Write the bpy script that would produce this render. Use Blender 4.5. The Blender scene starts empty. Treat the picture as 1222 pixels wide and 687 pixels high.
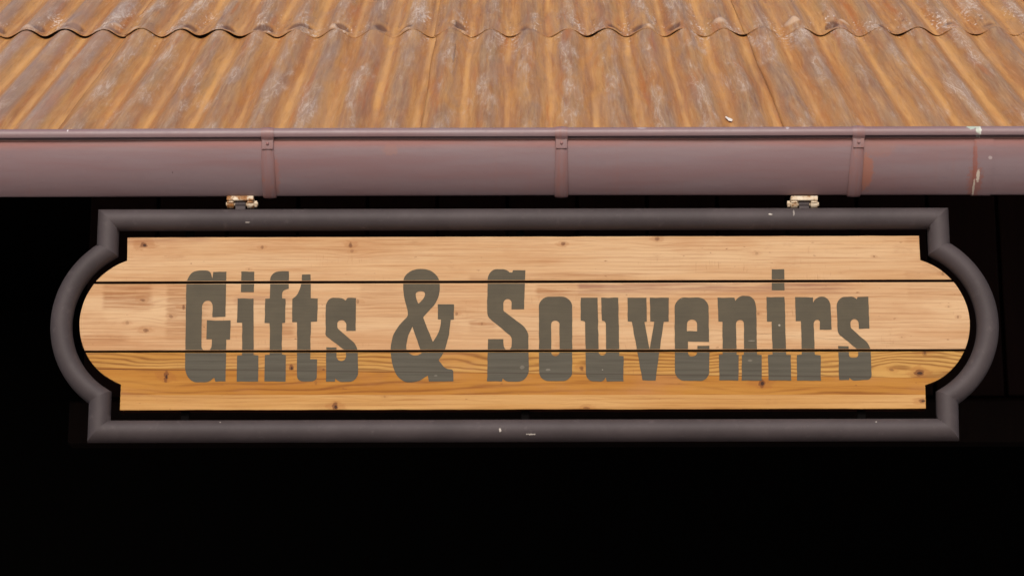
import bpy, bmesh, math, random
from mathutils import Vector, Matrix, Euler, noise as mnoise

random.seed(7)
PI = math.pi
scene = bpy.context.scene
COL = scene.collection

# ------------------------------------------------------------------ camera
F = 85.0
W0, H0 = 1222.0, 687.0                     # size of the photograph the measurements come from
FP = F / 36.0 * W0
PITCH, YAW = math.radians(14.4), math.radians(0.5)
CAM = Vector((0.0, -3.85, 1.6))
CR = Euler((PI / 2 + PITCH, 0, YAW), 'XYZ').to_matrix()
cd = bpy.data.cameras.new('camera')
cam = bpy.data.objects.new('camera', cd)
COL.objects.link(cam)
cam.location = CAM
cam.rotation_euler = (PI / 2 + PITCH, 0, YAW)
cd.lens = F
cd.sensor_width = 36
cd.clip_start = 0.05
cd.clip_end = 2000
scene.camera = cam

def ray(px, py):
    return CR @ Vector(((px - W0 / 2) / FP, -(py - H0 / 2) / FP, -1))

def on_y(px, py, y=0.0):
    """measurement of the photo turned into metres on the vertical plane at depth y"""
    d = ray(px, py)
    return CAM + d * ((y - CAM.y) / d.y)

# ------------------------------------------------------------------ helpers
def srgb(r, g, b):
    f = lambda c: (c / 255 / 12.92) if c / 255 <= 0.04045 else ((c / 255 + 0.055) / 1.055) ** 2.4
    return (f(r), f(g), f(b), 1)

def tag(o, label=None, cat=None, group=None, kind=None):
    if label: o['label'] = label
    if cat: o['category'] = cat
    if group: o['group'] = group
    if kind: o['kind'] = kind
    return o

def empty(name, loc, label, cat, group=None):
    o = bpy.data.objects.new(name, None)
    COL.objects.link(o)
    o.location = loc
    o.empty_display_size = 0.05
    return tag(o, label, cat, group)

def link(name, me, mats, parent=None):
    o = bpy.data.objects.new(name, me)
    COL.objects.link(o)
    for m in (mats if isinstance(mats, (list, tuple)) else [mats]):
        me.materials.append(m)
    if parent: o.parent = parent
    return o

def build(name, bm, mats, parent=None, smooth=False, recalc=True):
    if recalc: bmesh.ops.recalc_face_normals(bm, faces=bm.faces)
    me = bpy.data.meshes.new(name)
    bm.to_mesh(me)
    bm.free()
    if smooth:
        for p in me.polygons: p.use_smooth = True
    return link(name, me, mats, parent)

def box(bm, x0, x1, y0, y1, z0, z1, bev=0.0):
    r = bmesh.ops.create_cube(bm, size=1)
    vs = r['verts']
    for v in vs:
        v.co = Vector(((x0 + x1) / 2 + v.co.x * (x1 - x0), (y0 + y1) / 2 + v.co.y * (y1 - y0), (z0 + z1) / 2 + v.co.z * (z1 - z0)))
    if bev:
        es = set(e for v in vs for e in v.link_edges)
        bmesh.ops.bevel(bm, geom=list(es), offset=bev, segments=2, affect='EDGES', profile=0.5)

def rod(bm, a, b, r, n=20):
    a, b = Vector(a), Vector(b)
    d = b - a
    q = d.to_track_quat('Z', 'Y').to_matrix().to_4x4()
    bmesh.ops.create_cone(bm, cap_ends=True, segments=n, radius1=r, radius2=r, depth=d.length,
                          matrix=Matrix.Translation((a + b) / 2) @ q)

# ------------------------------------------------------------------ node helper
class NT:
    def __init__(s, name):
        s.m = bpy.data.materials.new(name)
        s.m.use_nodes = True
        s.t = s.m.node_tree
        s.b = s.t.nodes['Principled BSDF']
    def n(s, kind, **kw):
        o = s.t.nodes.new(kind)
        for k, v in kw.items(): setattr(o, k, v)
        return o
    def put(s, sock, v):
        if hasattr(v, 'is_output'): s.t.links.new(v, sock)
        elif v is not None: sock.default_value = v
    def M(s, op, a, b=0.5, c=0.0, clamp=False):
        o = s.n('ShaderNodeMath', operation=op, use_clamp=clamp)
        s.put(o.inputs[0], a); s.put(o.inputs[1], b); s.put(o.inputs[2], c)
        return o.outputs[0]
    def add(s, a, b): return s.M('ADD', a, b)
    def sub(s, a, b): return s.M('SUBTRACT', a, b)
    def mul(s, a, b): return s.M('MULTIPLY', a, b)
    def mx(s, a, b): return s.M('MAXIMUM', a, b)
    def step(s, v, a, b):
        """smooth 0..1 between a and b (a may be above b)"""
        o = s.n('ShaderNodeMapRange', interpolation_type='SMOOTHSTEP')
        if a > b:
            s.put(o.inputs[0], v); o.inputs[1].default_value = b; o.inputs[2].default_value = a
            o.inputs[3].default_value = 1; o.inputs[4].default_value = 0
        else:
            s.put(o.inputs[0], v); o.inputs[1].default_value = a; o.inputs[2].default_value = b
        return o.outputs[0]
    def vec(s, x, y, z):
        o = s.n('ShaderNodeCombineXYZ')
        s.put(o.inputs[0], x); s.put(o.inputs[1], y); s.put(o.inputs[2], z)
        return o.outputs[0]
    def xyz(s, v):
        o = s.n('ShaderNodeSeparateXYZ')
        s.put(o.inputs[0], v)
        return o.outputs
    def obj(s): return s.n('ShaderNodeTexCoord').outputs['Object']
    def attr(s, name): return s.n('ShaderNodeAttribute', attribute_name=name).outputs['Vector']
    def noise(s, v, scale=1.0, detail=3.0, rough=0.5, dist=0.0):
        o = s.n('ShaderNodeTexNoise')
        s.put(o.inputs['Vector'], v)
        o.inputs['Scale'].default_value = scale; o.inputs['Detail'].default_value = detail
        o.inputs['Roughness'].default_value = rough; o.inputs['Distortion'].default_value = dist
        return o.outputs['Fac']
    def mix(s, f, a, b, mode='MIX'):
        o = s.n('ShaderNodeMix', data_type='RGBA', blend_type=mode)
        s.put(o.inputs[0], f); s.put(o.inputs[6], a); s.put(o.inputs[7], b)
        return o.outputs[2]
    def bump(s, h, strength, dist):
        o = s.n('ShaderNodeBump')
        o.inputs['Strength'].default_value = strength; o.inputs['Distance'].default_value = dist
        s.put(o.inputs['Height'], h)
        s.t.links.new(o.outputs[0], s.b.inputs['Normal'])
    def done(s, col=None, rough=None, spec=None, metal=None):
        s.put(s.b.inputs['Base Color'], col); s.put(s.b.inputs['Roughness'], rough)
        s.put(s.b.inputs['Specular IOR Level'], spec); s.put(s.b.inputs['Metallic'], metal)
        return s.m
    def spot(s, x, z, cx, cz, rx, rz, n=None, amt=0.6):
        """soft-edged blob (1 inside) at cx, cz in local metres, edge broken by the noise n"""
        a = s.mul(s.sub(x, cx), 1 / rx); b = s.mul(s.sub(z, cz), 1 / rz)
        d = s.M('SQRT', s.add(s.mul(a, a), s.mul(b, b)))
        if n is not None: d = s.add(d, s.mul(s.sub(n, 0.5), amt * 2))
        return s.step(d, 1.15, 0.75)

# ------------------------------------------------------------------ sign frame of reference
SC = on_y(625, 387, 0.0)                    # centre of the sign; sign-local coordinates are relative to it
def S(px, py):
    p = on_y(px, py, 0.0) - SC
    return p.x, p.z

# ------------------------------------------------------------------ materials
def wood(name, seed, light, mid, dark, freq, warp, contrast, knots=(), stains=(), lines=(), broad=1.0, vis0=.42, sharp=3.0, wx=1.5, wz=7):
    t = NT(name)
    x, y, z = t.xyz(t.obj())
    f = z
    ks = []
    en = t.noise(t.vec(t.mul(x, 60), seed, t.mul(z, 160)), 1, 3, 0.6)
    for (px, py, r, dk) in knots:
        kx, kz = S(px, py)
        r = r / 730.0
        ks.append((kx, kz, r, dk * (.6 if r < .0034 else 1)))
        a = t.mul(t.sub(x, kx), 1 / (r * 9)); b = t.mul(t.sub(z, kz), 1 / (r * 3.6))
        g = t.M('EXPONENT', t.mul(t.add(t.mul(a, a), t.mul(b, b)), -1.0))
        f = t.sub(f, t.mul(t.mul(t.sub(z, kz), 0.9), g))
    w1 = t.noise(t.vec(t.mul(x, wx), seed + 3, t.mul(z, wz)), 1, 2, 0.5)
    w2 = t.noise(t.vec(t.mul(x, 7.0), seed + 8, t.mul(z, 34)), 1, 3, 0.55)
    ring = t.add(t.mul(f, freq), t.add(t.mul(w1, warp), t.mul(w2, warp * 0.22)))
    sw = t.add(t.mul(t.M('SINE', t.mul(ring, 2 * PI)), 0.5), 0.5)
    late = t.M('POWER', sw, sharp)
    vis = t.step(t.noise(t.vec(t.mul(x, 2.6), seed + 21, t.mul(z, 40)), 1, 3, 0.65), vis0, vis0 + .26)
    fib = t.noise(t.vec(t.mul(x, 7), seed + 5, t.mul(z, 340)), 1, 5, 0.7)
    fib2 = t.noise(t.vec(t.mul(x, 24), seed + 15, t.mul(z, 900)), 1, 2, 0.6)
    br = t.noise(t.vec(t.mul(x, 2.2), seed + 11, t.mul(z, 30)), 1, 3, 0.6)
    c = t.mix(t.mul(t.step(br, 0.28, 0.72), broad), light, mid)
    c = t.mix(t.mul(t.mul(late, vis), contrast), c, dark)
    c = t.mix(t.mul(t.step(fib, 0.5, 0.72), 0.5), c, dark)
    c = t.mix(t.mul(t.step(fib, 0.45, 0.28), 0.45), c, tuple(min(1, v * 1.12) for v in light[:3]) + (1,))
    c = t.mix(t.mul(t.step(fib2, 0.45, 0.2), 0.22), c, light)
    # cross-saw scuffs and handling grime
    gr = t.noise(t.vec(t.mul(x, 14), seed + 31, t.mul(z, 40)), 1, 5, 0.7)
    c = t.mix(t.mul(t.step(gr, 0.6, 0.82), 0.35), c, srgb(140, 92, 58))
    tk = t.noise(t.vec(t.mul(x, 330), seed + 51, t.mul(z, 45)), 1, 3, 0.6)
    tz = t.noise(t.vec(t.mul(x, 9), seed + 55, t.mul(z, 26)), 1, 3, 0.6)
    c = t.mix(t.mul(t.mul(t.step(tk, .56, .74), t.step(tz, .52, .7)), .4), c, srgb(150, 100, 62))
    bl = t.noise(t.vec(t.mul(x, 5), seed + 61, t.mul(z, 12)), 1, 4, 0.65)
    c = t.mix(t.mul(t.step(bl, .50, .74), .42), c, srgb(178, 126, 84))
    sp = t.noise(t.vec(t.mul(x, 70), seed + 41, t.mul(z, 190)), 1, 2, 0.5)
    c = t.mix(t.mul(t.step(sp, 0.72, 0.8), 0.6), c, srgb(120, 70, 40))
    wobx = t.mul(t.sub(t.noise(t.vec(t.mul(x, 3), seed, t.mul(z, 260)), 1, 3, .6), .5), .010)
    for (x0, y0, x1, y1, sx, colr, amt) in stains:
        a0, b0 = S(x0, y0); a1, b1 = S(x1, y1)
        e = 0.0015
        m = t.mul(t.mul(t.step(t.add(x, wobx), a0 - e * 3, a0 + e * 3), t.step(t.add(x, wobx), a1 + sx, a1 - sx)),
                  t.mul(t.step(z, b1 - 0.010, b1 + 0.006), t.step(z, b0 + 0.003, b0 - 0.003)))
        sn = t.noise(t.vec(t.mul(x, 11), seed + x0, t.mul(z, 300)), 1, 4, 0.65)
        m = t.mul(m, t.step(sn, 0.30, 0.68))
        c = t.mix(t.mul(m, amt), c, colr)
    for (py, amt) in lines:                  # glue joints in the laminated board
        lz = S(625, py)[1]
        wob = t.mul(t.sub(t.noise(t.vec(t.mul(x, 4), 0, 0), 1, 3, 0.6), 0.5), 0.003)
        d = t.M('ABSOLUTE', t.sub(t.add(t.add(z, t.mul(x, .0125)), wob), lz))
        br2 = t.step(t.noise(t.vec(t.mul(x, 9), 4.4, 0), 1, 2), 0.25, 0.6)
        c = t.mix(t.mul(t.mul(t.step(d, 0.0016, 0.0004), br2), amt), c, srgb(92, 50, 22))
    for (kx, kz, r, dk) in ks:
        c = t.mix(t.mul(t.spot(x, z, kx, kz, r * 3.2, r * 1.5, en, 0.9), 0.35 * dk), c, srgb(150, 88, 40))
        asp = (1.3, .8, .7, 1.0)[int(kx * 977) % 4]
        c = t.mix(t.mul(t.spot(x, z, kx, kz, r * asp, r / asp * .9, en, 1.1), 0.75 * dk), c, srgb(98, 52, 30))
        c = t.mix(t.mul(t.spot(x, z, kx + r * 0.15, kz - r * 0.1, r * 0.5 * asp, r * 0.4 / asp, en, 0.7), (0.9 if r > .0045 else .3) * dk), c, srgb(48, 28, 24))
    t.bump(t.add(t.mul(late, -0.5), t.mul(fib, 0.8)), 0.25, 0.0012)
    return t.done(c, t.add(0.62, t.mul(fib, 0.2)), 0.22)

te = NT('shaded_plank_edge'); m_edge = te.done(te.mix(te.noise(te.obj(), 60, 3), srgb(84, 44, 28), srgb(52, 28, 18)), .8, .1)  # shade of the gaps put into the colour of plank sides and backs
BRN = srgb(150, 98, 58)
MAU = srgb(140, 95, 78)
wood_top = wood('pine_top', 1.3, srgb(208, 172, 132), srgb(194, 150, 106), srgb(150, 98, 58), 150, 2.6, 0.26,
                knots=[(172, 292, 4.5, 0.9), (313, 295, 2.2, 0.9), (297, 321, 1.6, 0.6), (418, 292, 3.0, 0.8), (420, 300, 2.2, .6),
                       (672, 291, 2.6, 0.8), (784, 285, 2.8, 0.7), (1043, 306, 1.6, 0.9), (1125, 326, 2.0, 0.7), (903, 302, 2, .5)],
                stains=[(152, 283, 250, 287, .02, MAU, .6), (560, 327, 760, 336, .03, BRN, .45), (420, 283, 640, 286, .03, BRN, .4),
                        (1080, 282, 1097, 288, .003, BRN, .5), (1080, 322, 1128, 330, .01, BRN, .4)])
wood_mid = wood('pine_middle', 5.7, srgb(208, 172, 132), srgb(192, 147, 104), srgb(148, 96, 58), 135, 3.2, 0.30,
                knots=[(170, 358, 3.2, .7), (204, 377, 2.2, .9), (219, 366, 2.6, .8), (152, 385, 2.2, .6), (174, 394, 3, .7), (427, 360, 2.4, .8),
                       (545, 374, 2.2, .9), (575, 386, 1.6, .7), (1143, 378, 1.6, .9), (1132, 366, 1.5, .6), (905, 374, 1.5, .7), (1076, 402, 1.4, .5)],
                stains=[(124, 339, 180, 368, .006, BRN, .75), (200, 339, 250, 402, .02, BRN, .62), (98, 400, 150, 407, .01, BRN, .6),
                        (640, 340, 720, 352, .01, BRN, .75), (690, 338, 1010, 347, .03, MAU, .7), (330, 366, 350, 402, .004, BRN, .5),
                        (560, 383, 590, 392, .004, BRN, .6), (1083, 338, 1150, 352, .004, BRN, .38), (1063, 390, 1064, 415, .0008, BRN, .5),
                        (430, 339, 480, 362, .02, BRN, .25), (280, 350, 345, 362, .01, MAU, .35), (662, 400, 700, 416, .01, BRN, .4)])
gold = dict(light=srgb(194, 148, 82), mid=srgb(178, 124, 54), dark=srgb(112, 62, 18))
wood_low_a = wood('pine_bottom_grain', 9.1, freq=140, warp=10.0, contrast=.72, broad=.9, vis0=.30, sharp=2.2, wx=3.2, wz=9,
                  knots=[(347.5, 439, 3.6, .9), (386, 442, 2.6, .8), (1097, 444.5, 5.0, .95), (1064, 441, 2.6, .6), (694, 439, 3, .8), (1103, 420, 4, .5)],
                  lines=[], **gold)
wood_low_b = wood('pine_bottom_clear', 13.4, light=srgb(182, 128, 56), mid=srgb(168, 108, 38), dark=srgb(124, 70, 26), freq=80, warp=6.0, contrast=0.7, vis0=.34, broad=.9,
                  knots=[(198, 449, 4.2, .95), (909, 457, 4.6, .95), (377, 457, 2.2, .6)], lines=[(445.1, .9)])
wood_low_c = wood('pine_bottom_pale', 17.9, light=srgb(200, 155, 98), mid=srgb(186, 136, 76), dark=srgb(142, 88, 40), freq=130, warp=2.6, contrast=0.42,
                  knots=[(400, 485, 4.2, .95), (701, 487, 3.0, .8), (1101, 478, 3.6, .9), (459, 473, 1.6, .5)], lines=[])

def paint_letter():
    t = NT('grey_sign_paint')
    x, y, z = t.xyz(t.obj())
    lowz = S(625, 420)[1]
    n1 = t.noise(t.vec(t.mul(x, 20), 2, t.mul(z, 30)), 1, 4, 0.6)
    g = t.noise(t.vec(t.mul(x, 9), 6, t.mul(z, 330)), 1, 4, 0.65)
    wv = t.M('SINE', t.mul(t.add(t.mul(z, 75), t.mul(t.noise(t.vec(t.mul(x, 2), 9, t.mul(z, 9)), 1, 2), 4.5)), 2 * PI))
    low = t.step(z, lowz + .002, lowz - .002)
    c = t.mix(t.step(n1, .3, .7), srgb(78, 70, 55), srgb(86, 77, 60))
    c = t.mix(t.mul(t.step(g, .45, .75), .45), c, srgb(66, 58, 45))
    c2 = t.mix(t.step(g, .3, .75), srgb(83, 79, 68), srgb(68, 63, 53))
    c2 = t.mix(t.mul(t.add(t.mul(wv, .5), .5), .28), c2, srgb(98, 92, 80))
    c = t.mix(t.mul(low, .8), c, c2)
    jz = S(625, 445.1)[1]
    c = t.mix(t.mul(t.step(t.M('ABSOLUTE', t.sub(t.add(z, t.mul(x, .0125)), jz)), .0014, .0003), .6), c, srgb(58, 46, 36))
    sp = t.noise(t.vec(t.mul(x, 130), 7, t.mul(z, 130)), 1, 1, 0.5)
    c = t.mix(t.mul(t.step(sp, .80, .84), .6), c, srgb(170, 160, 145))
    en = t.noise(t.vec(t.mul(x, 260), 3, t.mul(z, 260)), 1, 3, .6)
    for (px, py, rx, rz, a) in [(930, 388, .0016, .0016, .9), (895, 430, .004, .002, .22), (654, 441, .004, .002, .25), (897, 406.5, .006, .0008, .4), (623, 438, .004, .003, .2),
                                (719, 441, .001, .001, .6), (262, 338, .0014, .001, .7), (520, 448, .003, .0015, .2)]:
        cx, cz = S(px, py)
        c = t.mix(t.mul(t.spot(x, z, cx, cz, rx, rz, en, .5), a), c, srgb(168, 158, 142))
    t.bump(t.add(t.mul(g, .6), t.mul(wv, t.mul(low, .12))), .22, .001)
    return t.done(c, .62, .25)
m_letter = paint_letter()

def frame_paint():
    t = NT('brown_grey_metal_paint')
    x, y, z = t.xyz(t.obj())
    n1 = t.noise(t.obj(), 9, 4, .6)
    n2 = t.noise(t.obj(), 60, 4, .65)
    c = t.mix(t.step(n1, .3, .7), srgb(67, 59, 60), srgb(77, 68, 69))
    c = t.mix(t.mul(t.step(n2, .55, .8), .35), c, srgb(110, 100, 100))
    sc = t.noise(t.vec(t.mul(x, 22), t.mul(y, 80), t.mul(z, 120)), 1, 4, .7, .6)
    c = t.mix(t.mul(t.step(sc, .70, .78), .5), c, srgb(128, 118, 114))
    en = t.noise(t.obj(), 330, 3, .65)
    for (px, py, rx, rz, a) in [(297, 268.5, .0036, .0010, .6), (918, 259, .0030, .0014, .7), (946, 257, .0014, .006, .35), (597, 515, .0018, .0028, .8), (634, 520, .0075, .0010, .9),
                                (264, 505.5, .0012, .0012, .5), (1044, 505, .0012, .0012, .5), 
                                (105, 440, .0016, .0016, .5)]:
        cx, cz = S(px, py)
        c = t.mix(t.mul(t.spot(x, z, cx, cz, rx, rz, en, 1.3), a), c, srgb(205, 196, 186))
    t.bump(n2, .12, .002)
    return t.done(c, t.add(.56, t.mul(n2, .16)), .35, .15)
m_frame = frame_paint()

tb = NT('blackened_bar_steel'); m_bar = tb.done(tb.mix(tb.noise(tb.obj(), 50, 3), srgb(14, 11, 11), srgb(8, 7, 7)), .85, .05)

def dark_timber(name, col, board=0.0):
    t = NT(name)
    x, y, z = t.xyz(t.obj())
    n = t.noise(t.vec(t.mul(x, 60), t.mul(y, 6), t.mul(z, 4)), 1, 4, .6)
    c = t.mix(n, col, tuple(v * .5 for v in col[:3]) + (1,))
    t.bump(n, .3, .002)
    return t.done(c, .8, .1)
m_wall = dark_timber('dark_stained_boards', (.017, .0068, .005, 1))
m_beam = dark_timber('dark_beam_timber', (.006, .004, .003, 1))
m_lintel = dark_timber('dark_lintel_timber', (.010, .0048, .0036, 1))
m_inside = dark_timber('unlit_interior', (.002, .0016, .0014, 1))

def cream_metal(name, rust):
    t = NT(name)
    n = t.noise(t.obj(), 70, 5, .65)
    n2 = t.noise(t.obj(), 190, 3, .6)
    c = t.mix(t.step(n, .35, .7), srgb(222, 206, 182), srgb(198, 172, 140))
    c = t.mix(t.step(n, .62 - rust * .3, .72 - rust * .2), c, srgb(150, 100, 52))
    c = t.mix(t.step(t.add(n, t.mul(t.sub(n2, .5), .5)), .74 - rust * .2, .84 - rust * .2), c, srgb(70, 40, 20))
    t.bump(n2, .4, .001)
    return t.done(c, .6, .3)
m_cream = cream_metal('aged_cream_paint', .22)
m_rusty = cream_metal('rusty_cream_paint', .68)

# ------------------------------------------------------------------ gutter
GY, GR = 0.025, 0.0780                       # centre line and radius of the half-round gutter
GZ = on_y(611, 159.6, GY - GR - 0.002).z     # height of the bead's centre
GL = 4.4
def gp(px, py):
    p = on_y(px, py, GY - GR)
    return p.x, p.z - GZ

def gutter_mat():
    t = NT('maroon_gutter_paint')
    x, y, z = t.xyz(t.obj())
    n = t.noise(t.vec(t.mul(x, 2.5), t.mul(y, 12), t.mul(z, 26)), 1, 4, .6)
    n2 = t.noise(t.vec(t.mul(x, 30), t.mul(y, 60), t.mul(z, 60)), 1, 4, .65)
    st = t.noise(t.vec(t.mul(x, 40), 0, t.mul(z, 3)), 1, 3, .6)
    c = t.mix(t.step(n, .3, .7), srgb(136, 116, 119), srgb(133, 103, 104))
    c = t.mix(t.mul(t.step(n2, .5, .8), .35), c, srgb(124, 104, 109))
    c = t.mix(t.mul(t.step(st, .55, .8), .18), c, srgb(150, 96, 80))
    # rusty bleed just below the bead
    _, zr = gp(611, 170)
    c = t.mix(t.mul(t.mul(t.mul(t.step(z, zr - .012, zr + .001), t.step(z, -.0075, -.0105)), t.step(n, .15, .5)), .4), c, srgb(168, 84, 62))
    en = t.noise(t.obj(), 170, 4, .65)
    for (px, py, rx, rz, colr, a) in [(1167, 210, .013, .024, srgb(152, 88, 68), .5), (1165, 190, .004, .035, srgb(150, 84, 66), .6), (1035, 200, .012, .026, srgb(168, 100, 66), .55),
                                      (1048, 176, .03, .014, srgb(154, 106, 92), .35), (466, 178, .014, .009, srgb(164, 112, 94), .3), (325, 205, .010, .03, srgb(160, 94, 74), .4),
                                      (1170, 205, .0030, .0085, srgb(206, 192, 176), .95), (1166.5, 216, .0018, .011, srgb(200, 184, 168), .95), (1163, 226, .011, .0034, srgb(200, 186, 168), .95),
                                      (1183, 187, .003, .003, srgb(186, 170, 168), .7), (1158, 152.5, .0075, .006, srgb(176, 190, 176), .95), (1166, 157, .005, .008, srgb(186, 194, 180), .95),
                                      (1168.5, 157, .0016, .010, srgb(205, 205, 196), .9), (939, 155, .003, .003, srgb(190, 178, 182), .7), (82, 158, .0012, .0022, srgb(225, 215, 215), .8),
                                      (204, 202, .0012, .0012, srgb(60, 40, 40), .8), (765, 155, .009, .0015, srgb(190, 178, 182), .6)]:
        cx, cz = gp(px, py)
        c = t.mix(t.mul(t.spot(x, z, cx, cz, rx, rz, en, .8), a), c, colr)
    t.bump(t.add(n2, t.mul(n, 1.5)), .10, .003)
    return t.done(c, t.add(.34, t.mul(n2, .22)), .5)
m_gut = gutter_mat()

def strap_mat():
    t = NT('rusty_strap_paint')
    x, y, z = t.xyz(t.obj())
    n = t.noise(t.vec(t.mul(x, 150), t.mul(y, 20), t.mul(z, 12)), 1, 4, .65)
    n2 = t.noise(t.obj(), 40, 4, .6)
    c = t.mix(t.step(n, .35, .7), srgb(138, 110, 111), srgb(140, 102, 98))
    c = t.mix(t.mul(t.step(n2, .52, .72), .45), c, srgb(160, 104, 82))
    t.bump(n2, .15, .002)
    return t.done(c, .42, .45)
m_strap = strap_mat()

def sweep_profile(prof, x0, x1, nx):
    """open profile (list of (y, z)) run along x"""
    bm = bmesh.new()
    rows = []
    for i in range(nx + 1):
        x = x0 + (x1 - x0) * i / nx
        rows.append([bm.verts.new((x, p[0], p[1])) for p in prof])
    for a, b in zip(rows, rows[1:]):
        for j in range(len(prof) - 1):
            bm.faces.new((a[j], a[j + 1], b[j + 1], b[j]))
    return bm

gut = empty('rain_gutter', (0, GY, GZ), 'maroon half-round metal rain gutter along the roof edge above the sign', 'gutter')
GA = math.radians(56)                         # the front curves back this far before the bottom fold
YB = GY - GR + .052
GH = GZ - on_y(611, 233.2, YB).z
RF = GH / math.sin(GA)                        # radius of the curved front
def gfront(t, off=0.0):
    """point of the gutter's front at angle t, off metres proud of it, and its outward normal (local y, z)"""
    return (-GR + RF * (1 - math.cos(t)) - off * math.cos(t), -RF * math.sin(t) - off * math.sin(t), -math.cos(t), -math.sin(t))
def gutter_profile(off=0.0, t0=0.0, back=True, n=30):
    pts = [gfront(t0 + (GA - t0) * i / n, off) for i in range(n + 1)]
    rc = .006
    cy = -GR + RF * (1 - math.cos(GA)) + rc * math.cos(GA); cz = -RF * math.sin(GA) + rc * math.sin(GA)
    for i in range(1, 9):
        a = GA + (math.radians(113) - GA) * i / 8
        pts.append((cy - math.cos(a) * (rc + off), cz - math.sin(a) * (rc + off), -math.cos(a), -math.sin(a)))
    y, z, ny, nz = pts[-1]
    for k in (1, 2, 3):
        d = .022 * k
        pts.append((y + d * -nz, z + d * ny, ny, nz))
    if back:
        pts.append((.078, pts[-1][1] + .015, .8, -.6)); pts.append((.080, .012, 1, 0))
    return pts
gpf = gutter_profile()
trough = [(p[0], p[1]) for p in gpf] + [(p[0] - p[2] * .0012, p[1] - p[3] * .0012) for p in reversed(gpf)]
bm = sweep_profile(trough, -GL / 2 + .1, GL / 2 + .1, 220)
for v in bm.verts:                            # sheet metal is never dead straight
    k = mnoise.noise(Vector((v.co.x * 1.3, v.co.z * 6, 3.1)))
    v.co.y += k * .0018 + .0009 * mnoise.noise(Vector((v.co.x * 5, v.co.z * 14, 8.8)))
    v.co.z += mnoise.noise(Vector((v.co.x * .9, 1.7, v.co.y * 4))) * .0012
g = build('trough', bm, m_gut, gut, smooth=True, recalc=False)
BR = 0.0102
bead = [(-GR - .001 + math.cos(a) * BR, math.sin(a) * BR) for a in [math.radians(-100 + 320 * i / 28) for i in range(29)]]
bm = sweep_profile(bead, -GL / 2 + .1, GL / 2 + .1, 220)
for v in bm.verts:
    k = mnoise.noise(Vector((v.co.x * 1.1, 0, 9.1)))
    v.co.y += k * .001; v.co.z += mnoise.noise(Vector((v.co.x * 1.6, 4, 2.2))) * .0009
build('bead', bm, m_gut, gut, smooth=True, recalc=False)
# raised joint where two lengths meet
jx = gp(1165, 190)[0]
bm = sweep_profile([(p[0], p[1]) for p in gutter_profile(.0012, .08, False)], jx - .0016, jx + .03, 3)
build('joint_sleeve', bm, m_gut, gut, smooth=True, recalc=False)

for i, (px, lean) in enumerate([(319.5, 0.0), (670, 0.0), (1024.5, -.004)]):
    sx = gp(px, 172)[0]
    w = .0102
    prof = [(-GR - .001 + math.cos(a) * (BR + .0011), math.sin(a) * (BR + .0011), math.cos(a), math.sin(a)) for a in [math.radians(50 + 175 * k / 14) for k in range(15)]]
    prof += gutter_profile(.0026, .10, False)
    bm = bmesh.new()
    rows = []
    n = len(prof)
    for k, (y, z, ny, nz) in enumerate(prof):
        d = max(0, (k - 14) / (n - 15))
        xs = sx + lean * math.sin(min(1, d * 1.6) * PI / 2)
        ww = w * (1 + .10 * min(1, d * 2))
        e = .0016 if k > 14 else 0
        ins = (y - ny * e, z - nz * e)
        rows.append([bm.verts.new((xs - ww, *ins)), bm.verts.new((xs - ww + .0012, y, z)), bm.verts.new((xs, y + ny * .0008, z + nz * .0008)),
                     bm.verts.new((xs + ww - .0012, y, z)), bm.verts.new((xs + ww, *ins))])
    for a, b in zip(rows, rows[1:]):
        for j in range(4):
            bm.faces.new((a[j], a[j + 1], b[j + 1], b[j]))
    so = build('strap', bm, m_strap, gut, smooth=True)
    # folded tongue with its rivet
    bm = bmesh.new()
    a0, a1 = .085, .225
    rows = []
    for k in range(7):
        a = a0 + (a1 - a0) * k / 6
        y, z, ny, nz = gfront(a, .0052)
        rows.append([bm.verts.new((sx + q * (w - .0012), y, z)) for q in (-1, -.33, .33, 1)])
    for a, b in zip(rows, rows[1:]):
        for j in range(3): bm.faces.new((a[j], a[j + 1], b[j + 1], b[j]))
    r = bmesh.ops.extrude_face_region(bm, geom=bm.faces[:])
    for v in [q for q in r['geom'] if isinstance(q, bmesh.types.BMVert)]: v.co.y += .0022
    to = build('tongue', bm, m_strap, so)
    bm = bmesh.new()
    ry, rz, _, _ = gfront(.15, .0052)
    bmesh.ops.create_uvsphere(bm, u_segments=14, v_segments=8, radius=.0026)
    for v in bm.verts: v.co += Vector((sx, ry, rz))
    build('rivet', bm, m_gut, so, smooth=True)

# ------------------------------------------------------------------ roof
SLOPE = math.radians(32.6)
R0 = on_y(611, 150, 0.01)                    # a point of the roof surface, mid height of the corrugation
RN = Vector((0, -math.sin(SLOPE), math.cos(SLOPE)))
RU = Vector((0, math.cos(SLOPE), math.sin(SLOPE)))
def on_roof(px, py):
    d = ray(px, py)
    p = CAM + d * ((R0 - CAM).dot(RN) / d.dot(RN))
    return p.x, (p - R0).dot(RU)
xa, sa = on_roof(7, 43); xb, sb = on_roof(1210, 37)
PCH = (xb - xa) / 26
LAP = (sa + sb) / 2
AMP = .0088
print('corrugation pitch', round(PCH, 4), 'lap at', round(sa, 3), round(sb, 3))

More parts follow.
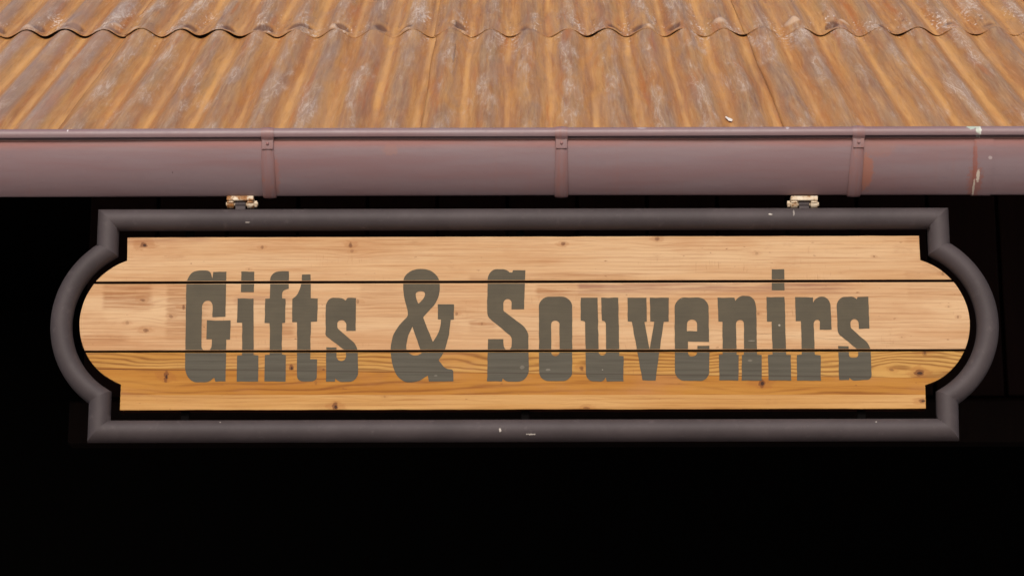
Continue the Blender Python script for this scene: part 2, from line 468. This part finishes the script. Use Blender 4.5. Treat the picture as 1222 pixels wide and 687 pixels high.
def roof_mat():
    t = NT('rusted_corrugated_iron')
    x, s, c_ = t.xyz(t.attr('flat'))         # across, up the slope, height in the corrugation 0..1
    w_ = t.xyz(t.attr('tone'))
    seed = w_[0]
    u = t.add(x, t.mul(seed, 3.7))
    dx = t.mul(t.sub(t.noise(t.vec(t.mul(x, 12), t.mul(s, 5), seed), 1, 3, .6), .5), .014)
    xd = t.add(u, dx)
    st = t.noise(t.vec(t.mul(xd, 42), t.mul(s, 1.5), seed), 1, 5, .6)
    st2 = t.noise(t.vec(t.mul(xd, 150), t.mul(s, 5.0), 4), 1, 5, .7)
    st3 = t.noise(t.vec(t.mul(xd, 260), t.mul(s, 9.0), 71), 1, 3, .65)
    big = t.noise(t.vec(t.mul(u, 4.2), t.mul(s, 2.0), 8), 1, 3, .6)
    rib = t.noise(t.vec(t.mul(u, 12), t.mul(s, 2.2), 51), 1, 4, .65)
    flank = t.add(c_, t.mul(t.sub(st, .5), 1.1))
    crest = t.step(flank, .30, .85)
    vlow = t.noise(t.vec(t.mul(u, 9), t.mul(s, 4), 57), 1, 3, .6)
    valley = t.mul(t.step(t.add(c_, t.mul(t.sub(st, .5), .30)), .11, -.03), t.step(vlow, .32, .6))
    c = t.mix(t.step(st, .32, .68), srgb(190, 140, 82), srgb(170, 112, 56))
    c = t.mix(t.mul(crest, t.step(rib, .34, .62)), c, t.mix(t.step(st2, .35, .65), srgb(168, 132, 96), srgb(148, 106, 70)))
    c = t.mix(t.mul(t.step(st2, .52, .72), .5), c, srgb(152, 94, 46))
    c = t.mix(t.mul(t.step(st2, .46, .28), .35), c, srgb(194, 148, 100))
    c = t.mix(t.mul(t.step(st3, .53, .68), .3), c, srgb(128, 80, 46))
    c = t.mix(t.mul(t.step(st3, .46, .32), .3), c, srgb(210, 166, 116))
    rust = t.noise(t.vec(t.mul(xd, 34), t.mul(s, 1.9), 12), 1, 5, .62)
    c = t.mix(t.mul(t.step(rust, .54, .70), .6), c, srgb(176, 102, 40))
    c = t.mix(t.mul(t.step(rust, .42, .30), .5), c, srgb(196, 140, 72))
    ol = t.noise(t.vec(t.mul(xd, 24), t.mul(s, 4.5), 19), 1, 4, .6)
    c = t.mix(t.mul(t.step(ol, .54, .72), .3), c, srgb(148, 118, 74))
    shade = t.noise(t.vec(t.mul(xd, 46), t.mul(s, 1.6), 63), 1, 4, .6)
    c = t.mix(t.mul(t.step(shade, .52, .68), .38), c, srgb(128, 84, 50))
    c = t.mix(t.mul(valley, .7), c, srgb(212, 158, 92))  # highlight along the troughs painted into the colour
    # weathered zinc: pale smears dragged down the slope, mostly on the ridges
    sw = t.noise(t.vec(t.mul(u, 34), t.mul(s, 4.2), 23), 1, 3, .5, 1.5)
    sw2 = t.noise(t.vec(t.mul(u, 80), t.mul(s, 9), 27), 1, 3, .5, 1.8)
    ridge1 = t.step(t.M('ABSOLUTE', t.sub(sw, .5)), .022, .0)
    ridge2 = t.step(t.M('ABSOLUTE', t.sub(sw2, .5)), .032, .0)
    zone = t.noise(t.vec(t.mul(u, 17), t.mul(s, 2.4), 31), 1, 4, .65)
    zone2 = t.noise(t.vec(t.mul(u, 44), t.mul(s, 7), 33), 1, 4, .65)
    zm = t.step(t.add(t.add(t.mul(zone, .62), t.mul(zone2, .38)), t.mul(t.sub(c_, .5), .12)), .51, .66)
    c = t.mix(t.mul(zm, .46), c, srgb(184, 154, 130))
    c = t.mix(t.mul(t.mul(t.mx(ridge1, t.mul(ridge2, .9)), t.add(.10, zm)), .50), c, srgb(222, 204, 188))
    # pale and dark speckle gathered at the overlap
    fine = t.noise(t.vec(t.mul(u, 170), t.mul(s, 60), 37), 1, 5, .72)
    near = t.step(t.M('ABSOLUTE', t.sub(s, LAP + .08)), .24, .0)
    c = t.mix(t.mul(t.step(t.add(fine, t.mul(t.sub(zone, .5), .9)), .60, .70), t.mul(near, .85)), c, srgb(230, 214, 200))
    dk = t.noise(t.vec(t.mul(u, 90), t.mul(s, 30), 41), 1, 4, .7)
    c = t.mix(t.mul(t.step(dk, .58, .70), t.mul(near, .6)), c, srgb(92, 56, 34))
    c = t.mix(t.mul(t.step(t.M('ABSOLUTE', t.sub(s, LAP)), .008, .001), .25), c, srgb(84, 46, 24))
    c = t.mix(t.mul(t.step(w_[2], -.0012, -.0055), .75), c, srgb(84, 50, 34))  # shading of the hollow dents painted in, by depth
    c = t.mix(t.mul(t.step(w_[2], .0012, .0042), .6), c, srgb(214, 186, 160))  # highlights on the raised dents painted in as pale colour
    c = t.mix(t.mul(w_[1], t.mul(crest, .42)), c, srgb(158, 134, 124))
    hh = t.add(t.mul(sw, .5), t.add(t.mul(fine, .12), t.mul(st2, .5)))
    t.bump(hh, .35, .004)
    rg = t.add(.30, t.mul(t.step(sw, .3, .7), .28))
    return t.done(c, rg, .42)
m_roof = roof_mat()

roof = empty('corrugated_roof', (0, 0, 0), 'rusty orange corrugated iron roof with overlapping sheets above the gutter', 'roof')
SEAM = on_roof(161, 33)[0]
SW = PCH * 8
NS = 16                                       # points per corrugation
# the upper row is staggered
def sheet(x0, row, seed, tone):
    rnd = random.Random(seed)
    ncor = 8.55
    nx = int(ncor * NS)
    if row == 0: s0, s1, ds = -.058, LAP + .15, .010
    else: s0, s1, ds = LAP, LAP + 1.75, .012
    svals = []
    s = s0
    while s < s1:
        svals.append(s)
        s += ds * (.35 if row == 1 and s < LAP + .10 else (1 if s < 1.1 else 5))
    svals.append(s1)
    me = bpy.data.meshes.new('roof_sheet')
    dents = []
    if row == 1:
        k0 = math.ceil((x0 - xa) / PCH - .5)
        for k in range(k0, k0 + 10):
            cx = xa + (k + .5) * PCH
            if cx < -.15 or rnd.random() < .35:
                sx_ = rnd.choice((1, 1, 1, -1))
                dents.append((cx + sx_ * rnd.uniform(.010, .018), LAP + rnd.uniform(.034, .055), rnd.uniform(.009, .013), .022, -rnd.uniform(.007, .011)))
                dents.append((cx + sx_ * rnd.uniform(.014, .024), LAP + rnd.uniform(.008, .016), .010, .012, rnd.uniform(.002, .005)))
            for _ in range(rnd.choice((0, 1, 1, 2))):
                dents.append((cx + rnd.uniform(-.016, .026), LAP + rnd.uniform(.012, .075), rnd.uniform(.008, .015), rnd.uniform(.012, .026), rnd.choice((-1, -1, 1)) * rnd.uniform(.003, .0085)))
    co, fl, tn = [], [], []
    for i in range(nx + 1):
        x = x0 + ncor * PCH * i / nx
        wave = -math.cos(2 * PI * (x - xa) / PCH)
        edge = row * (.0003 + .0021 * (1 - wave) / 2)
        for s in svals:
            h = AMP * wave + edge
            h += .0016 * mnoise.noise(Vector((x * 6, s * 2.5, seed))) + .0006 * mnoise.noise(Vector((x * 30, s * 9, seed + 3)))
            # the sheet to the right rides over the last rib of its neighbour
            side = (x - x0) / PCH
            if side < .9: h += .0026 * (1 - side / .9) + .0006
            ss, hd = s, 0
            if row == 0:                       # pressed down where the upper sheet is nailed over it
                q = min(1, max(0, (s - LAP - .004) / .03)); h -= .015 * q * q * (3 - 2 * q)
            if row == 1:
                q = max(0, 1 - (s - LAP) / .12)
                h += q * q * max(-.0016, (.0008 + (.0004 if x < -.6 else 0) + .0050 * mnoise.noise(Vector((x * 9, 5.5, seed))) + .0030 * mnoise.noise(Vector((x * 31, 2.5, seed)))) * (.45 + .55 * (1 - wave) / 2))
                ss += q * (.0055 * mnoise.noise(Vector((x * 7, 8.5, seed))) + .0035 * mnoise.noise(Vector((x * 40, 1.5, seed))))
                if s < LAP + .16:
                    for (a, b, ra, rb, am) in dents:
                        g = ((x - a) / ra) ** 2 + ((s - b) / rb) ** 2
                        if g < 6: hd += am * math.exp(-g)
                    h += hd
            xx = x + .003 * mnoise.noise(Vector((s * 3, seed, 2))) * (1 if row == 0 else .6)
            p = R0 + RU * ss + RN * h
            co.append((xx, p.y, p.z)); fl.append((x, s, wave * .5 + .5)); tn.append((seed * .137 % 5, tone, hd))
    ns = len(svals)
    faces = [(i * ns + j, (i + 1) * ns + j, (i + 1) * ns + j + 1, i * ns + j + 1) for i in range(nx) for j in range(ns - 1)]
    me.from_pydata(co, [], faces)
    for nm, dat in (('flat', fl), ('tone', tn)):
        at = me.attributes.new(nm, 'FLOAT_VECTOR', 'POINT')
        at.data.foreach_set('vector', [c for v in dat for c in v])
    for p in me.polygons: p.use_smooth = True
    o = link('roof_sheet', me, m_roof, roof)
    md = o.modifiers.new('thickness', 'SOLIDIFY')
    md.thickness = .0011
    md.offset = -1
    md.use_rim = True
    return o
seams_low = [SEAM + SW * k for k in range(-2, 4)]
for k, x0 in enumerate(seams_low): sheet(x0 - .006, 0, 3 + k, (1.0 if k < 2 else .12 * ((k * 7) % 3)))
for k, x0 in enumerate(seams_low): sheet(x0 - .010, 1, 23 + k, (0.9 if k < 2 else .15))

# pale chip of paint lying on the iron
px_, ps_ = on_roof(870.5, 139)
bm = bmesh.new()
pts = [(-.0085, .004), (-.006, .010), (-.001, .006), (.004, .002), (.0065, -.006), (.003, -.011), (-.003, -.009)]
wv = -math.cos(2 * PI * (px_ - xa) / PCH)
vs = []
for a, b in pts:
    p = R0 + RU * (ps_ + b * 1.3) + RN * (AMP * -math.cos(2 * PI * (px_ + a * .8 - xa) / PCH) + .0035)
    vs.append(bm.verts.new((px_ + a * .8, p.y, p.z)))
bm.faces.new(vs)
r = bmesh.ops.extrude_face_region(bm, geom=bm.faces[:])
for v in [q for q in r['geom'] if isinstance(q, bmesh.types.BMVert)]: v.co += RN * .0008
tf = NT('white_flake'); tn_ = tf.noise(tf.obj(), 300, 2)
m_flake = tf.done(tf.mix(tn_, srgb(236, 232, 226), srgb(220, 214, 206)), .6, .3)
fl_o = build('paint_flake', bm, m_flake)
tag(fl_o, 'tiny white flake lying on the rusty roof just above the gutter', 'flake')

# ------------------------------------------------------------------ the sign
sign = empty('shop_sign', SC, 'long wooden plank sign lettered Gifts & Souvenirs in a round-ended grey metal frame', 'sign')
TR = .0181

def circ3(a, b, c):
    ax, ay = a; bx, by = b; cx, cy = c
    d = 2 * (ax * (by - cy) + bx * (cy - ay) + cx * (ay - by))
    ux = ((ax * ax + ay * ay) * (by - cy) + (bx * bx + by * by) * (cy - ay) + (cx * cx + cy * cy) * (ay - by)) / d
    uy = ((ax * ax + ay * ay) * (cx - bx) + (bx * bx + by * by) * (ax - cx) + (cx * cx + cy * cy) * (bx - ax)) / d
    return (ux, uy), math.hypot(ax - ux, ay - uy)
def arc(a, b, c, n):
    (ux, uy), r = circ3(a, b, c)
    t0 = math.atan2(a[1] - uy, a[0] - ux); t1 = math.atan2(b[1] - uy, b[0] - ux); t2 = math.atan2(c[1] - uy, c[0] - ux)
    while t1 - t0 > PI: t1 -= 2 * PI
    while t1 - t0 < -PI: t1 += 2 * PI
    while t2 - t1 > PI: t2 -= 2 * PI
    while t2 - t1 < -PI: t2 += 2 * PI
    return [(ux + r * math.cos(t0 + (t2 - t0) * i / n), uy + r * math.sin(t0 + (t2 - t0) * i / n)) for i in range(n + 1)]

tl, trr = S(130.0, 263.0), S(1119.0, 261.0)
ja, jb = S(128.5, 299.5), S(1120.5, 297.7)
jc, jd = S(1130.0, 474.5), S(119.8, 474.5)
bl, br_ = S(118.2, 514.8), S(1130.8, 512.5)
left_arc = arc(jd, S(73.6, 385), ja, 48)
right_arc = arc(jb, S(1178.2, 383), jc, 48)
lin = lambda a, b, n: [(a[0] + (b[0] - a[0]) * i / n, a[1] + (b[1] - a[1]) * i / n) for i in range(n + 1)]
segs = [lin(tl, trr, 40), lin(trr, jb, 4), right_arc, lin(jc, br_, 4), lin(br_, bl, 40), lin(bl, jd, 4), left_arc, lin(ja, tl, 4)]
bm = bmesh.new()
NR = 28
def unit(a, b):
    d = Vector((b[0] - a[0], b[1] - a[1])); return d.normalized()
for k, sg in enumerate(segs):
    pv, nx_ = segs[k - 1], segs[(k + 1) % len(segs)]
    rows = []
    for i, p in enumerate(sg):
        tin = unit(sg[i - 1], p) if i > 0 else unit(pv[-2], pv[-1])
        tout = unit(p, sg[i + 1]) if i < len(sg) - 1 else unit(nx_[0], nx_[1])
        own = tout if i == 0 else tin
        nrm = (Vector((-tin.y, tin.x)) + Vector((-tout.y, tout.x))).normalized()
        on = Vector((-own.y, own.x))
        kf = 1 / max(.35, nrm.dot(on))
        ring = []
        for j in range(NR):
            a = 2 * PI * j / NR
            q = nrm * (math.cos(a) * TR * kf)
            wob = .0003 * mnoise.noise(Vector((p[0] * 14, p[1] * 14, a)))
            ring.append(bm.verts.new((p[0] + q.x * (1 + wob * 20), math.sin(a) * TR, p[1] + q.y)))
        rows.append(ring)
    for a, b in zip(rows, rows[1:]):
        for j in range(NR):
            bm.faces.new((a[j], a[(j + 1) % NR], b[(j + 1) % NR], b[j]))
build('frame', bm, m_frame, sign, smooth=True)

# flat bars behind the planks, welded between the top and bottom tubes
for (xt, xb_) in ((226, 219), (620, 627), (1020, 1030)):
    a = S(xt, 270); b = S(xb_, 507)
    bm = bmesh.new()
    box(bm, -.0068, .0068, .012, .0165, b[1], a[1], .0008)
    sh = (a[0] - b[0]) / (a[1] - b[1])
    for v in bm.verts: v.co.x += b[0] + (v.co.z - b[1]) * sh
    build('mounting_bar', bm, m_bar, sign)

# planks
PY = .0                                        # front of the planks
outline = lin(S(152, 283.3), S(1097, 281.2), 120) + lin(S(1097, 281.2), S(1098.3, 310.3), 6)[1:] + \
    arc(S(1098.3, 310.3), S(1157.5, 384.5), S(1104.3, 459.5), 60)[0:] + lin(S(1104.3, 459.5), S(1105, 487.3), 6)[1:] + \
    lin(S(1105, 487.3), S(143, 489.3), 120)[1:] + lin(S(143, 489.3), S(144.3, 458.5), 6)[1:] + \
    arc(S(144.3, 458.5), S(94.8, 385), S(151.5, 311.0), 60)[0:] + lin(S(151.5, 311.0), S(152, 283.3), 6)[1:-1]
jit = []
for i, p in enumerate(outline):
    if not jit or math.hypot(p[0] - jit[-1][0], p[1] - jit[-1][1]) > 1e-5:
        k = .0005
        jit.append((p[0] + k * mnoise.noise(Vector((p[0] * 30, p[1] * 30, 1))), p[1] + k * mnoise.noise(Vector((p[0] * 22, p[1] * 60, 7)))))
outline = jit
g1a, g1b = S(100, 337.3), S(1150, 334.9)       # gaps between the planks
g2a, g2b = S(100, 419.3), S(1150, 417.6)
GAP1, GAP2 = .0041, .0034
def cut(bm, a, b, off, keep_above, clear=True):
    d = Vector((b[0] - a[0], 0, b[1] - a[1])).normalized()
    n = Vector((-d.z, 0, d.x))
    co = Vector((a[0], 0, a[1])) + n * off
    geom = bm.verts[:] + bm.edges[:] + bm.faces[:]
    bmesh.ops.bisect_plane(bm, geom=geom, plane_co=co, plane_no=n, clear_inner=clear and keep_above, clear_outer=clear and not keep_above)

def plank(band):
    bm = bmesh.new()
    bm.faces.new([bm.verts.new((p[0], PY, p[1])) for p in outline])
    if band == 0: cut(bm, g1a, g1b, GAP1 / 2, True)
    if band == 1: cut(bm, g1a, g1b, -GAP1 / 2, False); cut(bm, g2a, g2b, GAP2 / 2, True)
    if band == 2: cut(bm, g2a, g2b, -GAP2 / 2, False)
    mats = [[wood_top, m_edge], [wood_mid, m_edge], [wood_low_a, wood_low_b, wood_low_c, m_edge]][band]
    if band == 2:
        cut(bm, S(100, 438.5), S(1150, 451.6), 0, True, False)
        cut(bm, S(100, 471), S(1150, 470.6), 0, True, False)
        z1, z2 = S(625, 445.1)[1], S(625, 470.8)[1]
        for f in bm.faces:
            c = f.calc_center_median().z
            f.material_index = 0 if c > z1 else (1 if c > z2 else 2)
    rim = [e for e in bm.edges if e.is_boundary]
    r = bmesh.ops.extrude_face_region(bm, geom=bm.faces[:])
    for v in [q for q in r['geom'] if isinstance(q, bmesh.types.BMVert)]: v.co.y += .020
    bmesh.ops.recalc_face_normals(bm, faces=bm.faces)
    fr = [e for e in bm.edges if len(e.link_faces) == 2 and all(abs(v.co.y - PY) < 1e-6 for v in e.verts)
          and any(abs(f.normal.y) < .5 for f in e.link_faces)]
    bmesh.ops.bevel(bm, geom=fr, offset=.0007, segments=2, affect='EDGES', profile=.5)
    for f in bm.faces:
        if abs(f.normal.y) < .3 or f.calc_center_median().y > PY + .01: f.material_index = len(mats) - 1
    return build('plank', bm, mats, sign)
planks = [plank(0), plank(1), plank(2)]
planks[2]['label'] = 'golden orange bottom plank'

# letters: corner points traced in photo measurements (offset, 5.014 units per photo unit), third value rounds the corner
LET = [
 ('G', 'capital letter G', 215, [[(38,15,90),(178,13,22),(193,60),(198,22),(277,20),(271,290),(193,292),(194,194,30),(132,194,33),(127,493,30),(188,493,30),(190,425),(157,425),(160,312),(302,312),(299,425),(276,427),(272,676),(212,678),(203,653),(172,681,20),(28,681,95)]]),
 ('i', 'first letter i with square dot', 275, [[(65,20),(143,20),(141,143),(63,143)], [(43,181),(138,181),(140,518),(168,521),(166,677),(37,677),(40,521),(70,518),(70,326),(40,326)]]),
 ('f', 'letter f', 275, [[(240,19,52),(350,18),(349,122),(326,127,12),(310,142,10),(311,180),(330,182),(328,326),(310,328),(307,516),(332,519),(330,677),(203,677),(206,519),(235,516),(235,328),(205,328),(208,182),(235,181)]]),
 ('t', 'letter t', 340, [[(103,37),(155,37),(155,180),(197,181),(193,318),(155,320),(152,543),(192,544),(190,677,32),(72,677,34),(73,322),(43,322),(44,184),(74,160,20),(99,100,30)]]),
 ('s', 'first letter s', 340, [[(244,177,55),(342,176,22),(362,192),(375,177),(426,178),(423,375),(368,375),(368,310,27),(314,310,27),(314,358,8),(434,462,35),(440,680,60),(325,680,18),(303,657),(300,677),(246,677),(247,473),(308,474),(310,553,27),(366,553,27),(366,498,20),(243,402,12)]]),
 ('&', 'ampersand', 455, [[(131,4,105),(350,4,105),(350,185,60),(250,292,8),(308,440),(350,380,40),(357,306),(338,306),(338,215),(436,215),(434,306),(416,308),(402,420,50),(377,500,30),(343,550,5),(385,602,22),(432,604,16),(432,677),(285,676),(278,642),(255,655,12),(215,682,40),(110,682,75),(58,565,60),(54,440,60),(95,350,50),(160,287,15),(158,255,10),(131,160,50)],
        [(206,137,27),(262,137,27),(262,172,22),(222,212,3),(207,178,20)], [(186,350,3),(150,430,40),(151,500,25),(200,527,28),(242,510,8),(231,478,12)]]),
 ('S', 'capital letter S', 570, [[(60,5,70),(172,5,30),(190,25),(208,25),(212,12),(285,12),(278,245),(203,245),(203,184,25),(154,184,25),(154,255,8),(303,366,45),(307,677,70),(172,678,16),(150,658),(146,676),(56,676),(62,423),(154,423),(156,487,24),(203,487,24),(203,410,15),(57,288,18)]]),
 ('o', 'letter o', 635, [[(40,170,62),(240,170,62),(240,675,58),(42,675,58)], [(114,313,22),(163,313,22),(164,526,25),(115,526,25)]]),
 ('u', 'letter u', 685, [[(40,176),(141,176),(148,521,20),(192,521,20),(190,318,20),(165,313,4),(162,176),(265,176),(271,522),(297,524),(295,676),(195,676),(190,652),(172,677,18),(72,676,45),(66,315,12),(40,313)]]),
 ('v', 'letter v', 740, [[(45,176),(158,176),(160,318),(146,320),(176,484),(205,320),(180,318),(178,176),(291,176),(291,318),(260,320),(212,671),(134,671),(70,320),(45,318)]]),
 ('e', 'letter e', 795, [[(50,175,60),(252,175,60),(257,440),(131,438),(131,526,22),(185,526,25),(187,463),(258,463),(258,673,58),(52,673,58)], [(125,306,28),(185,306,28),(186,376),(124,376)]]),
 ('n', 'letter n', 850, [[(31,176),(133,176),(137,194),(162,165,24),(262,165,80),(268,516),(296,518),(296,671),(176,670),(177,518),(189,516),(189,308,24),(142,308,22),(145,516),(158,518),(158,670),(42,670),(40,518),(62,516),(60,320),(36,318)]]),
 ('i', 'second letter i with square dot', 905, [[(79,7),(155,7),(156,132),(80,132)], [(48,172),(157,172),(166,516),(194,518),(196,670),(61,670),(57,518),(85,516),(79,318),(52,318)]]),
 ('r', 'letter r', 905, [[(219,172),(327,174),(328,208),(340,170,38),(430,170,60),(439,367),(368,367),(368,306,22),(330,308,22),(338,516),(373,519),(374,672),(231,671),(230,519),(260,516),(254,316),(224,316)]]),
 ('s', 'last letter s', 960, [[(190,171,60),(297,170,22),(313,184),(317,172),(382,170),(389,361),(324,361),(322,304,25),(275,304,25),(276,356,8),(396,462,40),(402,667,25),(285,671,14),(270,655),(265,669),(207,668),(202,464),(264,466),(268,535,18),(324,535,25),(322,490,15),(199,388,20)]]),
]
def rounded(pts):
    out = []
    n = len(pts)
    for i in range(n):
        p = Vector(pts[i][:2]); r = pts[i][2] if len(pts[i]) > 2 else 1.2
        a = Vector(pts[i - 1][:2]) - p; b = Vector(pts[(i + 1) % n][:2]) - p
        ra = min(r, a.length * .5 if len(pts[i - 1]) > 2 else a.length * .95); rb = min(r, b.length * .5 if len(pts[(i + 1) % n]) > 2 else b.length * .95)
        A = p + a.normalized() * ra; B = p + b.normalized() * rb
        m = 10 if r > 6 else 2
        for k in range(m + 1):
            t = k / m
            c1 = A.lerp(p, .5523); c2 = B.lerp(p, .5523)
            out.append(A * (1 - t) ** 3 + c1 * 3 * t * (1 - t) ** 2 + c2 * 3 * t * t * (1 - t) + B * t ** 3)
    res = []                                   # resample long edges and let the brush wander a little
    for i, p in enumerate(out):
        q = out[(i + 1) % len(out)]
        d = (q - p).length
        if d < .05: continue
        k = max(1, int(d / 12))
        for j in range(k): res.append(p.lerp(q, j / k))
    return res
dg = bpy.context.evaluated_depsgraph_get()
for (ch, lab, x0, loops) in LET:
    cu = bpy.data.curves.new('letter_outline', 'CURVE')
    cu.dimensions = '2D'; cu.fill_mode = 'BOTH'
    for lp in loops:
        pts = rounded(lp)
        sp = cu.splines.new('POLY')
        sp.points.add(len(pts) - 1)
        for k, p in enumerate(pts):
            X, Z = S(x0 + p.x / 5.014, 320 + p.y / 5.014)
            X += .0006 * mnoise.noise(Vector((X * 90, Z * 90, 3))); Z += .0006 * mnoise.noise(Vector((X * 90, Z * 90, 8)))
            sp.points[k].co = (X, Z, 0, 1)
        sp.use_cyclic_u = True
    tmp = bpy.data.objects.new('letter_outline', cu)
    COL.objects.link(tmp)
    dg.update()
    me = bpy.data.meshes.new_from_object(tmp.evaluated_get(dg))
    bm = bmesh.new()
    bm.from_mesh(me)
    bpy.data.objects.remove(tmp); bpy.data.curves.remove(cu); bpy.data.meshes.remove(me)
    for v in bm.verts: v.co = Vector((v.co.x, PY - .0004, v.co.y))
    bmesh.ops.remove_doubles(bm, verts=bm.verts, dist=1e-6)
    # paint only where there is timber: cut away the gaps
    for (a, b, gp_) in ((g1a, g1b, GAP1 / 2 + .0009), (g2a, g2b, GAP2 / 2 + .0009)):
        cut(bm, a, b, gp_, True, False); cut(bm, a, b, -gp_, True, False)
        d = Vector((b[0] - a[0], 0, b[1] - a[1])).normalized(); n = Vector((-d.z, 0, d.x))
        kill = [f for f in bm.faces if abs((f.calc_center_median() - Vector((a[0], 0, a[1]))).dot(n)) < gp_]
        bmesh.ops.delete(bm, geom=kill, context='FACES')
    for f in bm.faces:
        if f.normal.y > 0: f.normal_flip()
    o = build('letter', bm, m_letter, sign, recalc=False)
    o['label'] = 'grey-brown painted ' + lab

# lugs on the frame and the brackets that hold them
def lug(px):
    a = S(px, 252)
    bm = bmesh.new()
    box(bm, a[0] - .0085, a[0] + .0085, -.004, .004, a[1] - .006, a[1] + .014, .001)
    rod(bm, (a[0] - .0085, 0, a[1] + .012), (a[0] + .0085, 0, a[1] + .012), .0058)
    build('lug', bm, m_frame, sign)
    return a[0] + SC.x, a[1] + SC.z + .012
BZ = on_y(611, 233, .15).z + .012              # underside of the beam the brackets hang from
def bracket(px, mat, side, label):
    x, z = lug(px)
    b = empty('hanging_bracket', (x, 0, BZ), label, 'bracket', 'brackets holding up the sign')
    def L(bm): 
        for v in bm.verts: v.co -= Vector((x, 0, BZ))
        return bm
    w = .0222
    top = on_y(px, 233.6, -.011).z - .0075
    bm = bmesh.new()
    box(bm, x - w, x + w, -.011, .011, top, top + .0075, .0010)
    build('plate', L(bm), mat, b)
    bm = bmesh.new()
    box(bm, x - .011, x + .011, .0112, .150, top + .0022, top + .0062, .001)
    box(bm, x - .011, x + .011, .146, .150, top + .0064, BZ - .0005, .001)
    build('arm', L(bm), m_bar, b)
    for s in (-1, 1):
        bm = bmesh.new()
        cx = x + s * (w - .0056)
        box(bm, cx - .0052, cx + .0052, -.009, .009, z, top - .0004, .001)
        rod(bm, (cx - .0054, 0, z), (cx + .0054, 0, z), .0070, 24)
        build('ear', L(bm), mat, b)
    bm = bmesh.new()
    rod(bm, (x - w - (.0055 if side < 0 else .0018), 0, z), (x + w + (.0065 if side > 0 else .0024), 0, z), .0034, 16)
    bmesh.ops.create_cone(bm, cap_ends=True, segments=6, radius1=.0058, radius2=.0058, depth=.004,
                          matrix=Matrix.Translation((x + side * (w + .0032), 0, z)) @ Matrix.Rotation(PI / 2, 4, 'Y'))
    build('bolt', L(bm), m_cream, b)
bracket(287, m_rusty, 1, 'rust-stained cream bracket holding the left end of the sign under the gutter')
bracket(959.5, m_cream, -1, 'cleaner cream bracket holding the right end of the sign under the gutter')

# ------------------------------------------------------------------ the porch and shop behind
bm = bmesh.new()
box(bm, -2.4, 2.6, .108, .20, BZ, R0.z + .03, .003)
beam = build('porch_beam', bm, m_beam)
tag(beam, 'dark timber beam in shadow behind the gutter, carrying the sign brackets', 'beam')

WY = 1.25
shop = empty('shop_building', (0, WY, 0), 'dark stained timber shop front in deep shade behind the sign', 'building')
wl = on_y(96, 500, WY).x
zr = on_y(611, 485, WY).z
zb = on_y(611, 531, WY).z
ztop = R0.z + (WY - R0.y) * math.tan(SLOPE) - .03
bw = .153
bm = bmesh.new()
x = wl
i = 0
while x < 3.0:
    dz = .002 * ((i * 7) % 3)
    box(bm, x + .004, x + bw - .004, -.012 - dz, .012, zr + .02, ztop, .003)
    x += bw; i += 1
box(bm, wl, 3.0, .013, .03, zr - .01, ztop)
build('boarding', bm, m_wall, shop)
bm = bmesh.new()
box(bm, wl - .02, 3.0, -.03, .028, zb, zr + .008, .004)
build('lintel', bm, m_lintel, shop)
# the unlit room seen through the opening
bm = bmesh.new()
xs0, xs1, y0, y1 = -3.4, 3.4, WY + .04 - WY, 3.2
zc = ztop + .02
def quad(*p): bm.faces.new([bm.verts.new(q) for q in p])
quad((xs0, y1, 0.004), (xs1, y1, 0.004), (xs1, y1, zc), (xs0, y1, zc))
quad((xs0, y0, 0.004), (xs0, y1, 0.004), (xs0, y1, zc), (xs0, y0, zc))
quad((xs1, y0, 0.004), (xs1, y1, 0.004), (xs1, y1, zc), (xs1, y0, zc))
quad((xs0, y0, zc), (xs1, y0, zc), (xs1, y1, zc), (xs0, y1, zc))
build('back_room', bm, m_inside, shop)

# ground
def ground_mat():
    t = NT('paving')
    n = t.noise(t.obj(), 1.4, 5, .6)
    n2 = t.noise(t.obj(), 40, 4, .6)
    c = t.mix(n, (.40, .35, .33, 1), (.50, .44, .41, 1))
    c = t.mix(t.mul(n2, .4), c, (.08, .07, .062, 1))
    t.bump(n2, .2, .004)
    return t.done(c, .85, .3)
bm = bmesh.new()
bmesh.ops.create_grid(bm, x_segments=1, y_segments=1, size=300)
tag(build('ground', bm, ground_mat()), kind='structure')
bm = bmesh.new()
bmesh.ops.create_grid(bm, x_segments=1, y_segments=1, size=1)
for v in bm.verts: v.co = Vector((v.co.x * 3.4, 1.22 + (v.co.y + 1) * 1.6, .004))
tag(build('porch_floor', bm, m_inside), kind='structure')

# ------------------------------------------------------------------ light
EL, AZ = math.radians(33), math.radians(4)     # sun high behind the camera, veiled by thin cloud
w = bpy.data.worlds.new('World')
scene.world = w
w.use_nodes = True
nt = w.node_tree
bg = nt.nodes['Background']
sky = nt.nodes.new('ShaderNodeTexSky')
sky.sky_type = 'NISHITA'
sky.sun_disc = False
sky.sun_elevation = EL
sky.sun_rotation = PI + AZ
sky.dust_density = 3.0
nt.links.new(sky.outputs[0], bg.inputs[0])
bg.inputs[1].default_value = 0.12
ld = bpy.data.lights.new('sun', 'SUN')
ld.energy = 1.72
ld.angle = math.radians(15)
ld.color = (1, .965, .92)
sun = bpy.data.objects.new('sun', ld)
COL.objects.link(sun)
d = Vector((math.sin(AZ) * math.cos(EL), math.cos(EL), -math.sin(EL)))
sun.rotation_euler = d.to_track_quat('-Z', 'Y').to_euler()

scene.view_settings.view_transform = 'Standard'
scene.view_settings.look = 'None'
scene.view_settings.exposure = 0
